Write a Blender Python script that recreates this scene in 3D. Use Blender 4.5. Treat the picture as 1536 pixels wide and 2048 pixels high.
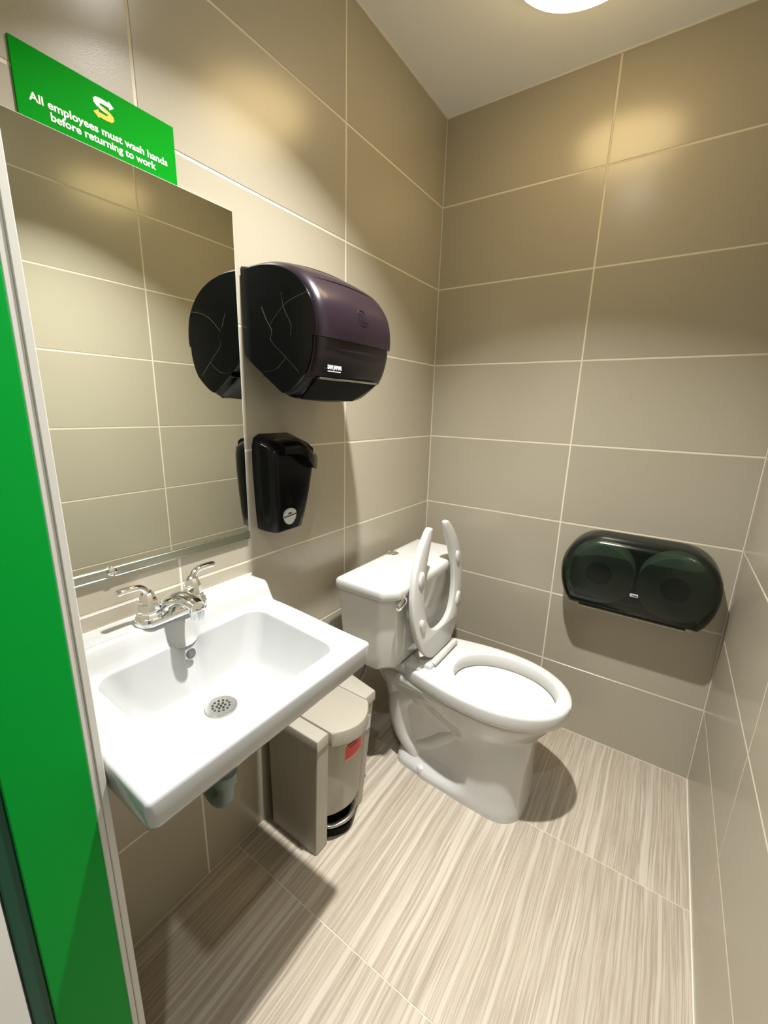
import bpy, bmesh, math, random
from mathutils import Vector, Matrix
for o in list(bpy.data.objects):
    bpy.data.objects.remove(o)
S = bpy.context.scene
COL = S.collection
PI = math.pi
random.seed(4)

# ------------------------------------------------------------------ camera
cd = bpy.data.cameras.new('camera')
cam = bpy.data.objects.new('camera', cd)
COL.objects.link(cam)
cd.sensor_fit = 'HORIZONTAL'
cd.sensor_width = 36.0
cd.lens = 839.43 / 1536 * 36.0
cd.clip_start = .01
CR = [[0.82657, 0.562199, 0.026744], [0.157014, -0.184699, -0.970171], [-0.54049, 0.806114, -0.24094]]
cam.matrix_world = Matrix(((CR[0][0], -CR[1][0], -CR[2][0], 0.92189),
                           (CR[0][1], -CR[1][1], -CR[2][1], -1.74416),
                           (CR[0][2], -CR[1][2], -CR[2][2], 1.33824),
                           (0, 0, 0, 1)))
S.camera = cam

# ------------------------------------------------------------------ light, exposure
wd = bpy.data.worlds.new('world')
S.world = wd
wd.use_nodes = True
wd.node_tree.nodes['Background'].inputs[0].default_value = (.8, .85, .9, 1)
wd.node_tree.nodes['Background'].inputs[1].default_value = .05
S.view_settings.view_transform = 'Standard'
S.view_settings.look = 'None'
S.view_settings.gamma = 1
S.view_settings.use_curve_mapping = False
S.view_settings.exposure = 0.0


def disk_light(name, loc, size, power, colr, spread=180):
    ld = bpy.data.lights.new(name, 'AREA')
    ld.shape = 'DISK'
    ld.size = size
    ld.energy = power
    ld.color = colr
    ld.spread = math.radians(spread)
    o = bpy.data.objects.new(name, ld)
    o.location = loc
    COL.objects.link(o)
    return o


LA = (.575, -1.0, 2.425)
LB = (.94, -1.95, 2.425)
disk_light('downlight_lamp', LA, .045, 27, (1, .985, .955), 106)
disk_light('corridor_lamp', LB, .06, 6.5, (.95, .98, 1), 130)

W, H = 1.1718, 2.44
T = .305


# ------------------------------------------------------------------ materials
def mat(name, base, rough=.5, metal=0., coat=0., spec=.5, trans=0., emit=None, estr=0., ior=1.45):
    m = bpy.data.materials.new(name)
    m.use_nodes = True
    p = m.node_tree.nodes['Principled BSDF']
    p.inputs['Base Color'].default_value = (*base, 1)
    p.inputs['Roughness'].default_value = rough
    p.inputs['Metallic'].default_value = metal
    p.inputs['Coat Weight'].default_value = coat
    p.inputs['Coat Roughness'].default_value = .05
    p.inputs['Specular IOR Level'].default_value = spec
    p.inputs['Transmission Weight'].default_value = trans
    p.inputs['IOR'].default_value = ior
    if emit:
        p.inputs['Emission Color'].default_value = (*emit, 1)
        p.inputs['Emission Strength'].default_value = estr
    return m


def nd(m, typ, **kw):
    n = m.node_tree.nodes.new(typ)
    for k, v in kw.items():
        setattr(n, k, v)
    return n


def lk(m, a, b):
    m.node_tree.links.new(a, b)


def add_bump(m, scale, dist, strength=.3, detail=3):
    tc = nd(m, 'ShaderNodeTexCoord')
    no = nd(m, 'ShaderNodeTexNoise')
    no.inputs['Scale'].default_value = scale
    no.inputs['Detail'].default_value = detail
    b = nd(m, 'ShaderNodeBump')
    b.inputs['Strength'].default_value = strength
    b.inputs['Distance'].default_value = dist
    lk(m, tc.outputs['Object'], no.inputs['Vector'])
    lk(m, no.outputs['Fac'], b.inputs['Height'])
    lk(m, b.outputs['Normal'], m.node_tree.nodes['Principled BSDF'].inputs['Normal'])


def tile_material():
    m = mat('wall_tile_glaze', (.36, .32, .255), .24, spec=.9)
    p = m.node_tree.nodes['Principled BSDF']
    tc = nd(m, 'ShaderNodeTexCoord')
    n1 = nd(m, 'ShaderNodeTexNoise')
    n1.inputs['Scale'].default_value = 260
    n1.inputs['Detail'].default_value = 2
    oi = nd(m, 'ShaderNodeObjectInfo')
    mr = nd(m, 'ShaderNodeMapRange')
    mr.inputs['To Min'].default_value = .96
    mr.inputs['To Max'].default_value = 1.04
    mx = nd(m, 'ShaderNodeMix', data_type='RGBA', blend_type='MULTIPLY')
    mx.inputs[0].default_value = 1
    cr = nd(m, 'ShaderNodeValToRGB')
    cr.color_ramp.elements[0].color = (.385, .350, .272, 1)
    cr.color_ramp.elements[1].color = (.420, .381, .298, 1)
    lk(m, tc.outputs['Object'], n1.inputs['Vector'])
    lk(m, n1.outputs['Fac'], cr.inputs['Fac'])
    lk(m, oi.outputs['Random'], mr.inputs['Value'])
    lk(m, cr.outputs['Color'], mx.inputs[6])
    lk(m, mr.outputs['Result'], mx.inputs[7])
    lk(m, mx.outputs[2], p.inputs['Base Color'])
    n2 = nd(m, 'ShaderNodeTexNoise')
    n2.inputs['Scale'].default_value = 420
    b = nd(m, 'ShaderNodeBump')
    b.inputs['Strength'].default_value = .12
    b.inputs['Distance'].default_value = .0006
    lk(m, tc.outputs['Object'], n2.inputs['Vector'])
    lk(m, n2.outputs['Fac'], b.inputs['Height'])
    lk(m, b.outputs['Normal'], p.inputs['Normal'])
    return m


def floor_material():
    m = mat('vein_cut_floor_tile', (.5, .46, .4), .33)
    p = m.node_tree.nodes['Principled BSDF']
    geo = nd(m, 'ShaderNodeNewGeometry')
    oi = nd(m, 'ShaderNodeObjectInfo')
    mp = nd(m, 'ShaderNodeMapping')
    mp.inputs['Scale'].default_value = (1, .013, 1)
    ad = nd(m, 'ShaderNodeVectorMath', operation='ADD')
    ml = nd(m, 'ShaderNodeMath', operation='MULTIPLY')
    ml.inputs[1].default_value = 7.3
    cb = nd(m, 'ShaderNodeCombineXYZ')
    # slight waviness of the veins
    wv = nd(m, 'ShaderNodeTexNoise')
    wv.inputs['Scale'].default_value = 3.5
    wm = nd(m, 'ShaderNodeVectorMath', operation='MULTIPLY_ADD')
    wm.inputs[1].default_value = (.014, 0, 0)
    lk(m, geo.outputs['Position'], wv.inputs['Vector'])
    lk(m, wv.outputs['Color'], wm.inputs[0])
    lk(m, geo.outputs['Position'], wm.inputs[2])
    lk(m, oi.outputs['Random'], ml.inputs[0])
    lk(m, ml.outputs[0], cb.inputs[0])
    lk(m, ml.outputs[0], cb.inputs[2])
    lk(m, wm.outputs[0], ad.inputs[0])
    lk(m, cb.outputs[0], ad.inputs[1])
    lk(m, ad.outputs[0], mp.inputs['Vector'])
    n1 = nd(m, 'ShaderNodeTexNoise')
    n1.inputs['Scale'].default_value = 62
    n1.inputs['Detail'].default_value = 6
    n1.inputs['Roughness'].default_value = .62
    lk(m, mp.outputs[0], n1.inputs['Vector'])
    cr = nd(m, 'ShaderNodeValToRGB')
    el = cr.color_ramp.elements
    el[0].position = .28
    el[0].color = (.25, .20, .15, 1)
    el[1].position = .74
    el[1].color = (.54, .495, .41, 1)
    for pos, c in ((.38, (.345, .29, .225)), (.45, (.455, .40, .32)), (.50, (.325, .27, .21)), (.55, (.455, .40, .325)), (.62, (.50, .45, .37))):
        e = el.new(pos)
        e.color = (*c, 1)
    lk(m, n1.outputs['Fac'], cr.inputs['Fac'])
    # thin bright lines
    n2 = nd(m, 'ShaderNodeTexNoise')
    n2.inputs['Scale'].default_value = 120
    n2.inputs['Detail'].default_value = 2
    lk(m, mp.outputs[0], n2.inputs['Vector'])
    c2 = nd(m, 'ShaderNodeValToRGB')
    c2.color_ramp.elements[0].position = .64
    c2.color_ramp.elements[0].color = (0, 0, 0, 1)
    c2.color_ramp.elements[1].position = .72
    c2.color_ramp.elements[1].color = (.55, .55, .55, 1)
    lk(m, n2.outputs['Fac'], c2.inputs['Fac'])
    mx = nd(m, 'ShaderNodeMix', data_type='RGBA', blend_type='MIX')
    lk(m, c2.outputs['Color'], mx.inputs[0])
    lk(m, cr.outputs['Color'], mx.inputs[6])
    mx.inputs[7].default_value = (0.548, 0.517, 0.454, 1)
    lk(m, mx.outputs[2], p.inputs['Base Color'])
    return m


def smoke_material():
    m = bpy.data.materials.new('smoked_translucent_plastic')
    m.use_nodes = True
    nt = m.node_tree
    nt.nodes.clear()
    out = nd(m, 'ShaderNodeOutputMaterial')
    tr = nd(m, 'ShaderNodeBsdfTransparent')
    tr.inputs[0].default_value = (.26, .34, .27, 1)
    df = nd(m, 'ShaderNodeBsdfDiffuse')
    df.inputs[0].default_value = (.012, .018, .014, 1)
    gl = nd(m, 'ShaderNodeBsdfGlossy')
    gl.inputs['Roughness'].default_value = .14
    fr = nd(m, 'ShaderNodeFresnel')
    fr.inputs[0].default_value = 1.5
    m1 = nd(m, 'ShaderNodeMixShader')
    m1.inputs[0].default_value = .35
    m2 = nd(m, 'ShaderNodeMixShader')
    lk(m, tr.outputs[0], m1.inputs[1])
    lk(m, df.outputs[0], m1.inputs[2])
    lk(m, fr.outputs[0], m2.inputs[0])
    lk(m, m1.outputs[0], m2.inputs[1])
    lk(m, gl.outputs[0], m2.inputs[2])
    lk(m, m2.outputs[0], out.inputs[0])
    return m


M = dict(
    tile=tile_material(),
    grout=mat('grout', (.72, .66, .54), .8),
    floor=floor_material(),
    floor_grout=mat('floor_grout', (.62, .56, .46), .8),
    ceiling=mat('ceiling_paint', (.92, .92, .90), .7),
    white_wall=mat('white_wall_paint', (.80, .80, .77), .6),
    trim=mat('off_white_trim', (.60, .58, .53), .45),
    hall_bounce_cut=mat('corridor_bounce_cut', (.16, .17, .14), .6),  # unseen corridor walls, coloured dark to cut light bouncing in through the doorway
    caulk=mat('caulk', (.72, .68, .58), .6),
    green=mat('green_enamel', (.0, .29, .03), .45, spec=.12),
    dark_strip=mat('dark_green_strip', (.0, .06, .03), .5),
    sign=mat('sign_green', (.0, .27, .008), .6, spec=.05),
    sign_white=mat('sign_white_print', (.80, .80, .74), .5),
    sign_yellow=mat('sign_yellow_print', (.85, .50, .01), .5),
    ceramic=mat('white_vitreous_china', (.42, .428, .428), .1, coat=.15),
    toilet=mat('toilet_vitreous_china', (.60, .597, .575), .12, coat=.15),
    seat=mat('white_seat_plastic', (.54, .533, .51), .25),
    chrome=mat('chrome', (.82, .83, .84), .07, metal=1),
    channel=mat('polished_channel', (.50, .53, .47), .2, metal=1),
    steel=mat('brushed_steel', (.56, .56, .54), .3, metal=1),
    hole=mat('dark_hole', (.01, .01, .01), .6),
    mirror=mat('mirror_silver', (.83, .86, .79), .012, metal=1),
    mirror_edge=mat('mirror_polished_edge', (.55, .62, .55), .15),
    black=mat('glossy_black_plastic', (.003, .003, .0035), .2, spec=.22),
    blackpearl=mat('black_pearl_plastic', (.014, .008, .0135), .3, spec=.4, coat=.15),
    blackmatte=mat('matt_black_plastic', (.003, .003, .003), .6, spec=.1),
    ridge=mat('black_plastic_ridge', (.012, .012, .014), .08, spec=1, coat=1),
    print=mat('pale_print', (.62, .64, .66), .5),
    label_grey=mat('grey_label', (.50, .53, .52), .45),
    smoke=smoke_material(),
    paper=mat('toilet_paper', (.72, .72, .68), .9),
    core=mat('black_core_plastic', (.006, .007, .006), .5),
    bin=mat('beige_plastic', (.36, .335, .275), .42),
    red=mat('red_label_print', (.62, .045, .035), .4),
    pink=mat('pink_label_print', (.72, .36, .29), .45),
    pipe=mat('grey_green_pipe', (.20, .26, .26), .35),
    hose=mat('grey_braided_hose', (.22, .23, .25), .4, metal=.5),
    lamp=mat('warm_lamp_glass', (.9, .85, .7), .4, emit=(1, .74, .36), estr=8.5),
    lampA=mat('white_lamp_lens', (.9, .9, .9), .4, emit=(1, .96, .9), estr=30),
    water=mat('still_water', (.95, .97, .97), .02, trans=1, ior=1.33),
)


# ------------------------------------------------------------------ mesh helpers
def obj(name, bm, m, parent=None, smooth=True, ang=35, loc=None, recalc=True):
    if isinstance(bm, bmesh.types.BMesh):
        if recalc:
            bmesh.ops.recalc_face_normals(bm, faces=bm.faces)
        me = bpy.data.meshes.new(name)
        bm.to_mesh(me)
        bm.free()
    else:
        me = bm
    if m is not None:
        me.materials.append(m)
    if smooth:
        for p in me.polygons:
            p.use_smooth = True
        me.set_sharp_from_angle(angle=math.radians(ang))
    o = bpy.data.objects.new(name, me)
    if loc:
        o.location = loc
    COL.objects.link(o)
    if parent is not None:
        o.parent = parent
        o.matrix_parent_inverse = parent.matrix_basis.inverted()
    return o


def thing(name, label, cat, loc):
    o = bpy.data.objects.new(name, None)
    o.empty_display_size = .05
    o.location = loc
    COL.objects.link(o)
    o['label'] = label
    o['category'] = cat
    return o


def struct(o):
    o['kind'] = 'structure'
    return o


def part(name, bm, m, parent, **kw):
    """mesh given in world coordinates, hung under its thing"""
    lab = kw.pop('label', None)
    o = obj(name, bm, m, parent, **kw)
    if lab:
        o['label'] = lab
    return o


def box(bm, a, b, bev=0, seg=2):
    a, b = Vector(a), Vector(b)
    r = bmesh.ops.create_cube(bm, size=1)
    vs = r['verts']
    for v in vs:
        v.co = Vector([(a[i] + b[i]) / 2 + v.co[i] * (b[i] - a[i]) for i in range(3)])
    if bev:
        es = list({e for v in vs for e in v.link_edges})
        bmesh.ops.bevel(bm, geom=es, offset=bev, segments=seg, profile=.5, affect='EDGES')
    return bm


def bx(a, b, bev=0, seg=2):
    return box(bmesh.new(), a, b, bev, seg)


def loft(rings, cap0=True, cap1=True, closed=True, bm=None):
    bm = bm or bmesh.new()
    R = [[bm.verts.new(p) for p in r] for r in rings]
    n = len(R[0])
    for a, b in zip(R[:-1], R[1:]):
        for i in range(n if closed else n - 1):
            j = (i + 1) % n
            try:
                bm.faces.new((a[i], a[j], b[j], b[i]))
            except ValueError:
                pass
    if cap0:
        bm.faces.new(R[0][::-1])
    if cap1:
        bm.faces.new(R[-1])
    return bm


def lathe(prof, center, axis=(0, 0, 1), n=28, bm=None, cap0=True, cap1=True):
    ax = Vector(axis).normalized()
    u = ax.orthogonal().normalized()
    v = ax.cross(u)
    c = Vector(center)
    rings = [[c + ax * h + (u * math.cos(2 * PI * k / n) + v * math.sin(2 * PI * k / n)) * max(r, 1e-5) for k in range(n)] for r, h in prof]
    return loft(rings, cap0, cap1, True, bm)


def catmull(pts, k=8):
    pts = [Vector(p) for p in pts]
    P = [pts[0] * 2 - pts[1]] + pts + [pts[-1] * 2 - pts[-2]]
    out = []
    for i in range(1, len(P) - 2):
        for s in range(k):
            t = s / k
            a, b, c, d = P[i - 1:i + 3]
            out.append(.5 * ((2 * b) + (c - a) * t + (2 * a - 5 * b + 4 * c - d) * t * t + (3 * b - a - 3 * c + d) * t ** 3))
    out.append(pts[-1])
    return out


def tube(pts, rad, n=12, bm=None, flat=1.0, up=None):
    """rad: number or list; flat squashes along the 'up' direction"""
    pts = [Vector(p) for p in pts]
    if not isinstance(rad, (list, tuple)):
        rad = [rad] * len(pts)
    rings = []
    prev = Vector(up) if up else None
    for i, p in enumerate(pts):
        t = (pts[min(i + 1, len(pts) - 1)] - pts[max(i - 1, 0)]).normalized()
        u = prev - t * prev.dot(t) if prev else t.orthogonal()
        u.normalize()
        prev = u
        v = t.cross(u)
        rings.append([p + (u * math.cos(2 * PI * k / n) * flat + v * math.sin(2 * PI * k / n)) * rad[i] for k in range(n)])
    return loft(rings, True, True, True, bm)


def lin(a, b, n):
    return [a + (b - a) * i / (n - 1) for i in range(n)]


def interp(x, xs, ys):
    if x <= xs[0]:
        return ys[0]
    for i in range(len(xs) - 1):
        if x <= xs[i + 1]:
            t = (x - xs[i]) / (xs[i + 1] - xs[i])
            return ys[i] + (ys[i + 1] - ys[i]) * t
    return ys[-1]


def sm(x, a, b):
    t = min(1, max(0, (x - a) / (b - a)))
    return t * t * (3 - 2 * t)


def rrect(x0, x1, y0, y1, r, n=40):
    """rounded rectangle outline, n points on each side, corners included (fixed count)"""
    pts = []
    cs = [(x1 - r, y0 + r, -PI / 2), (x1 - r, y1 - r, 0), (x0 + r, y1 - r, PI / 2), (x0 + r, y0 + r, PI)]
    k = 8
    for i in range(4):
        cx, cy, a = cs[i]
        arc = [(cx + r * math.cos(a + PI / 2 * s / k), cy + r * math.sin(a + PI / 2 * s / k)) for s in range(k + 1)]
        pts += arc
        nx, ny, na = cs[(i + 1) % 4]
        q = (nx + r * math.cos(na), ny + r * math.sin(na))
        p = arc[-1]
        for s in range(1, n):
            pts.append((p[0] + (q[0] - p[0]) * s / n, p[1] + (q[1] - p[1]) * s / n))
    return pts


def text_mesh(body, size, bold=0.0, extrude=.0003, align='CENTER'):
    cu = bpy.data.curves.new('text', 'FONT')
    cu.body = body
    cu.size = size
    cu.offset = bold
    cu.extrude = extrude
    cu.align_x = align
    cu.resolution_u = 4
    o = bpy.data.objects.new('text', cu)
    COL.objects.link(o)
    bpy.context.view_layer.update()
    me = bpy.data.meshes.new_from_object(o)
    bpy.data.objects.remove(o)
    bpy.data.curves.remove(cu)
    me.materials.clear()
    return me


def place_text(name, body, size, m, parent, loc, rot, bold=0., align='CENTER', width=None):
    me = text_mesh(body, size, bold, align=align)
    if width:
        xs = [v.co.x for v in me.vertices]
        k = width / (max(xs) - min(xs))
        for v in me.vertices:
            v.co.x *= k
    mx = Matrix.Translation(loc) @ rot
    me.transform(mx)
    return obj(name, me, m, parent, smooth=False)


ON_X = Matrix(((0, 0, 1, 0), (1, 0, 0, 0), (0, 1, 0, 0), (0, 0, 0, 1)))   # reads on a plane facing +x
ON_MY = Matrix(((1, 0, 0, 0), (0, 0, -1, 0), (0, 1, 0, 0), (0, 0, 0, 1)))  # reads on a plane facing -y


# ------------------------------------------------------------------ room
G = .0029      # half joint
GD = .0010     # joint depth


def tiled_wall(name, slab, axis, val, sign, cols, length_mat):
    """slab: box of the grout/backing; cols: list of (start, end) along the wall"""
    w = struct(obj(name, bx(*slab), M['grout'], None, smooth=False))
    meshes = {}
    for (a, b) in cols:
        for r in range(8):
            key = (round(a, 4), round(b, 4))
            if key not in meshes:
                lo = [0, 0, 0]
                hi = [0, 0, 0]
                al = 1 - axis
                lo[al], hi[al] = -(b - a) / 2 + G, (b - a) / 2 - G
                lo[2], hi[2] = -T / 2 + G, T / 2 - G
                lo[axis], hi[axis] = (-.006, 0) if sign > 0 else (0, .006)
                bm = bx(lo, hi)
                front = [f for f in bm.faces if f.normal[axis] * sign > .9]
                es = list({e for f in front for e in f.edges})
                bmesh.ops.bevel(bm, geom=es, offset=.0009, segments=1, affect='EDGES')
                t = obj('tile', bm, M['tile'], w, smooth=False)
                meshes[key] = t.data
            else:
                t = bpy.data.objects.new('tile', meshes[key])
                COL.objects.link(t)
                t.parent = w
            loc = [0, 0, T * (r + .5)]
            loc[axis] = val
            loc[1 - axis] = (a + b) / 2
            t.location = loc
    return w


BACK = -3.2
tiled_wall('wall_left', ((-.12, -1.55, 0), (-GD, .12, H)), 0, 0, 1, [(-.6196, 0), (-1.2346, -.6196), (-1.55, -1.2346)], None)
tiled_wall('wall_back', ((-GD, GD, 0), (W + GD, .12, H)), 1, 0, -1, [(0, .6035), (.6035, W)], None)
tiled_wall('wall_right', ((W + GD, -1.68, 0), (W + .12, .12, H)), 0, W, -1, [(-.6309, 0), (-1.2459, -.6309), (-1.68, -1.2459)], None)

fl = struct(obj('floor', bx((-.12, BACK, -.1), (W + .12, .12, -GD)), M['floor_grout'], None, smooth=False))
for (x0, x1) in ((0, .1743), (.1743, W)):
    for (y0, y1) in ((-.5285, 0), (-1.1348, -.5285), (-1.741, -1.1348), (-2.347, -1.741), (BACK, -2.347)):
        if y1 < -1.7 and x0 < .1:
            continue
        bm = bx((x0 + .0012 + (0 if x0 else 0), y0 + .0012, -.008), (x1 - .0012, y1 - .0012, 0))
        es = [e for f in bm.faces if f.normal.z > .9 for e in f.edges]
        bmesh.ops.bevel(bm, geom=list(set(es)), offset=.0006, segments=1, affect='EDGES')
        obj('floor_tile', bm, M['floor'], fl, smooth=False)
struct(obj('ceiling', bx((-.12, BACK, H), (W + .12, .12, H + .1)), M['ceiling'], None, smooth=False))
# bead of caulk around the ceiling and down the corners
bm = bmesh.new()
box(bm, (0, -1.55, H - .005), (.004, 0, H))
box(bm, (.004, -.004, H - .005), (W - .004, 0, H))
box(bm, (W - .004, -1.55, H - .005), (W, 0, H))
struct(obj('trim_1', bm, M['caulk'], None, smooth=False))
bm = bmesh.new()
box(bm, (0, -.0025, 0), (.0025, 0, H - .005))
box(bm, (W - .0025, -.0025, 0), (W, 0, H - .005))
box(bm, (.0025, -.002, 0), (W - .0025, 0, .002))
box(bm, (W - .003, -1.55, 0), (W, -.0025, .002))
struct(obj('trim_2', bm, M['caulk'], None, smooth=False))

# the front wall with its doorway, and the corridor outside
JX = .31
fw = bmesh.new()
box(fw, (-.12, -1.68, 0), (JX - .02, -1.55, H))
box(fw, (JX - .02, -1.68, 2.12), (W + GD, -1.55, H))
wf = struct(obj('wall_front', fw, M['white_wall'], None, smooth=False))
for k_ in range(8):
    obj('tile', bx((.006, -1.5498, T * k_ + G), (JX - .022, -1.5445, T * (k_ + 1) - G)), M['tile'], wf, smooth=False)
bm = bmesh.new()
box(bm, (JX - .02, -1.558, 0), (JX + .0015, -1.5485, 2.12), .001, 1)
box(bm, (JX - .02, -1.5665, 0), (JX - .0005, -1.558, 2.12), .001, 1)
struct(obj('trim_3', bm, M['trim'], None, smooth=False))
bm = bmesh.new()
box(bm, (JX - .02, -1.656, 0), (JX, -1.5665, 2.10), .0015, 1)
box(bm, (JX, -1.656, 2.10), (W, -1.5665, 2.12), .0015, 1)
d1 = struct(obj('door_1', bm, M['green'], None, smooth=False))
obj('jamb_dark_strip', bx((JX - .02, -1.677, 0), (JX - .004, -1.656, 2.12), .002), M['dark_strip'], d1, smooth=False)  # narrow strip, darker green than the jamb, along its outer edge
struct(obj('wall_hall', bx((JX - .15, BACK, 0), (JX - .002, -1.68, H)), M['white_wall'], None, smooth=False))
struct(obj('wall_hall_end', bx((JX - .002, BACK - .1, 0), (W, BACK, H)), M['hall_bounce_cut'], None, smooth=False))
struct(obj('wall_hall_side', bx((W, BACK, 0), (W + .12, -1.68, H)), M['hall_bounce_cut'], None, smooth=False))

# ------------------------------------------------------------------ ceiling lamps
CLc = (.586, -.468)
cl = thing('ceiling_lamp', 'round flush ceiling lamp with a warm glowing dome and pale rim', 'lamp', (CLc[0], CLc[1], H))
part('rim', lathe([(.203, 0), (.206, -.004), (.206, -.022), (.202, -.028), (.193, -.029), (.187, -.026), (.185, -.018)], (*CLc, H), n=64, cap0=False, cap1=False), M['trim'], cl)
part('glass_dome', lathe([(.187, -.020), (.184, -.042), (.172, -.062), (.13, -.082), (.07, -.093), (.001, -.097)], (*CLc, H), n=64, cap0=True), M['lamp'], cl)
for nm, L, lab in (('recessed_downlight', LA, 'small white recessed downlight in the ceiling above the sink side'), ('corridor_downlight', LB, 'small white downlight in the corridor ceiling outside the door')):
    t = thing(nm, lab, 'lamp', (L[0], L[1], H))
    part('trim_ring', lathe([(.050, 0), (.064, 0), (.066, -.004), (.060, -.008), (.050, -.006)], (L[0], L[1], H), n=40, cap0=False, cap1=False), M['trim'], t)
    part('lens', lathe([(.050, -.002), (.048, -.006), (.0, -.008)], (L[0], L[1], H), n=40), M['lampA'], t)

# ------------------------------------------------------------------ sign
sy0, sy1, sz0, sz1 = -1.4236, -1.166, 1.767, 1.868
sg = thing('hand_washing_sign', 'green plastic sign telling employees to wash hands, on the wall above the mirror', 'sign', (.001, (sy0 + sy1) / 2, sz0))
part('sign_board', bx((.0002, sy0, sz0), (.004, sy1, sz1), .0006, 1), M['sign'], sg, smooth=False)
place_text('lettering', 'All employees must wash hands', .0166, M['sign_white'], sg, (.0043, -1.2955, 1.7935), ON_X, .00042, width=.222)
place_text('lettering', 'before returning to work', .0166, M['sign_white'], sg, (.0043, -1.2955, 1.7775), ON_X, .00042, width=.171)


def flat_poly(pts2, x, thick, cy, cz, s):
    bm = bmesh.new()
    a = [bm.verts.new((x, cy + p[0] * s, cz + p[1] * s)) for p in pts2]
    f = bm.faces.new(a)
    r = bmesh.ops.extrude_face_region(bm, geom=[f])
    bmesh.ops.translate(bm, verts=[v for v in r['geom'] if isinstance(v, bmesh.types.BMVert)], vec=(thick, 0, 0))
    bmesh.ops.triangulate(bm, faces=bm.faces)
    return bm


up_s = [(.62, .70), (1.0, .36), (.60, .0), (.60, .17), (.2, .19), (-.18, .22), (-.33, .14), (-.28, .0), (.12, -.28), (.16, -.36), (-.2, -.24), (-.6, -.02), (-.84, .22), (-.84, .52), (-.6, .72), (-.2, .80), (.2, .78), (.62, .73)]
up_s = [(.52, .98), (1.0, .56), (.52, .20), (.52, .40), (.15, .42), (-.22, .44), (-.36, .34), (-.26, .18), (.05, -.02), (.30, -.24), (-.15, -.16), (-.62, .04), (-.88, .26), (-.90, .58), (-.66, .80), (-.2, .86), (.2, .84), (.52, .82)]
dn_s = [(-x, -y) for x, y in up_s]
lsz = .0205
part('logo_arrow', flat_poly(up_s, .004, .0004, -1.2955, 1.8335, lsz * .86), M['sign_white'], sg, smooth=False, label='white upper arrow of the emblem')
part('logo_arrow', flat_poly(dn_s, .0041, .0004, -1.2955, 1.8335, lsz * .86), M['sign_yellow'], sg, smooth=False, label='yellow lower arrow of the emblem')

# ------------------------------------------------------------------ mirror
my0, my1, mz0, mz1 = -1.496, -1.036, .985, 1.7665
mr = thing('wall_mirror', 'tall frameless rectangular mirror on the tiled wall above the sink', 'mirror', (.003, (my0 + my1) / 2, mz0))
part('glass_back', bx((.0005, my0, mz0), (.0055, my1, mz1)), M['mirror_edge'], mr, smooth=False)
bm = bmesh.new()
vs = [bm.verts.new(p) for p in ((.0057, my0 + .001, mz0 + .017), (.0057, my1 - .001, mz0 + .017), (.0057, my1 - .001, mz1 - .001), (.0057, my0 + .001, mz1 - .001))]
bm.faces.new(vs)
part('mirror_face', bm, M['mirror'], mr, smooth=False, recalc=False)
bm = bmesh.new()
box(bm, (.0005, my0, mz0 - .004), (.0095, my1, mz0), .0008, 1)
box(bm, (.0075, my0, mz0), (.0095, my1, mz0 + .018), .0008, 1)
part('bottom_channel', bm, M['channel'], mr, smooth=False, label='polished metal channel along the bottom edge')
for y in (-1.385,):
    part('mirror_clip', lathe([(.009, 0), (.009, .004), (.004, .006), (.0, .006)], (.0095, y, mz0 + .011), (1, 0, 0), 18), M['chrome'], mr)

# ------------------------------------------------------------------ towel dispenser
ty0, ty1 = -1.018, -.730
td = thing('paper_towel_dispenser', 'bulging black and dark purple paper towel dispenser on the wall beside the mirror', 'towel dispenser', (0, (ty0 + ty1) / 2, 1.5))
# side silhouette (x, z) from the wall over the top, round the front to the chute lip
up_prof = [(.002, 1.658), (.045, 1.661), (.09, 1.659), (.135, 1.650), (.17, 1.637), (.20, 1.619), (.225, 1.595), (.243, 1.568), (.252, 1.54), (.2555, 1.51), (.254, 1.487)]
lo_prof = [(.2475, 1.487), (.246, 1.465), (.240, 1.44), (.231, 1.418), (.220, 1.400)]
lip_prof = [(.220, 1.400), (.197, 1.381), (.172, 1.364), (.150, 1.355), (.138, 1.357)]
und_prof = [(.10, 1.382), (.034, 1.427), (.002, 1.452)]


def edge_inset(t, r=.022, d=.016):
    """how far the silhouette draws in near the two ends (t in metres from the end)"""
    if t >= r:
        return 0
    k = 1 - t / r
    return d * (1 - math.sqrt(max(0, 1 - k * k)))


def sweep_y(prof, y0, y1, bulge=.010, n=26, center=(.07, 1.51), r=.024, d=.016, closed=False, extra=0):
    ys = []
    L = y1 - y0
    for i in range(n):
        t = i / (n - 1)
        ys.append(y0 + L * (.5 - .5 * math.cos(PI * t)))
    rings = []
    for y in ys:
        e = min(y - y0, y1 - y)
        ins = edge_inset(e, r, d)
        u = (y - (y0 + y1) / 2) / (L / 2)
        bl = bulge * (1 - u * u)
        ring = []
        for (x, z) in prof:
            dx, dz = x - center[0], z - center[1]
            l = math.hypot(dx, dz)
            wx = sm(x, .03, .15)
            k = (l - ins * sm(x, .0, .04) + bl * wx + extra) / l
            ring.append((center[0] + dx * k, y, center[1] + dz * k))
        rings.append(ring)
    return rings


def shell(rings, thick):
    bm = loft(rings, False, False, False)
    bmesh.ops.recalc_face_normals(bm, faces=bm.faces)
    r = bmesh.ops.solidify(bm, geom=bm.faces[:], thickness=thick)
    return bm


def dense(prof, k=4):
    return [(p.x, p.y) for p in catmull([(a, b, 0) for a, b in prof], k)]


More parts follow.
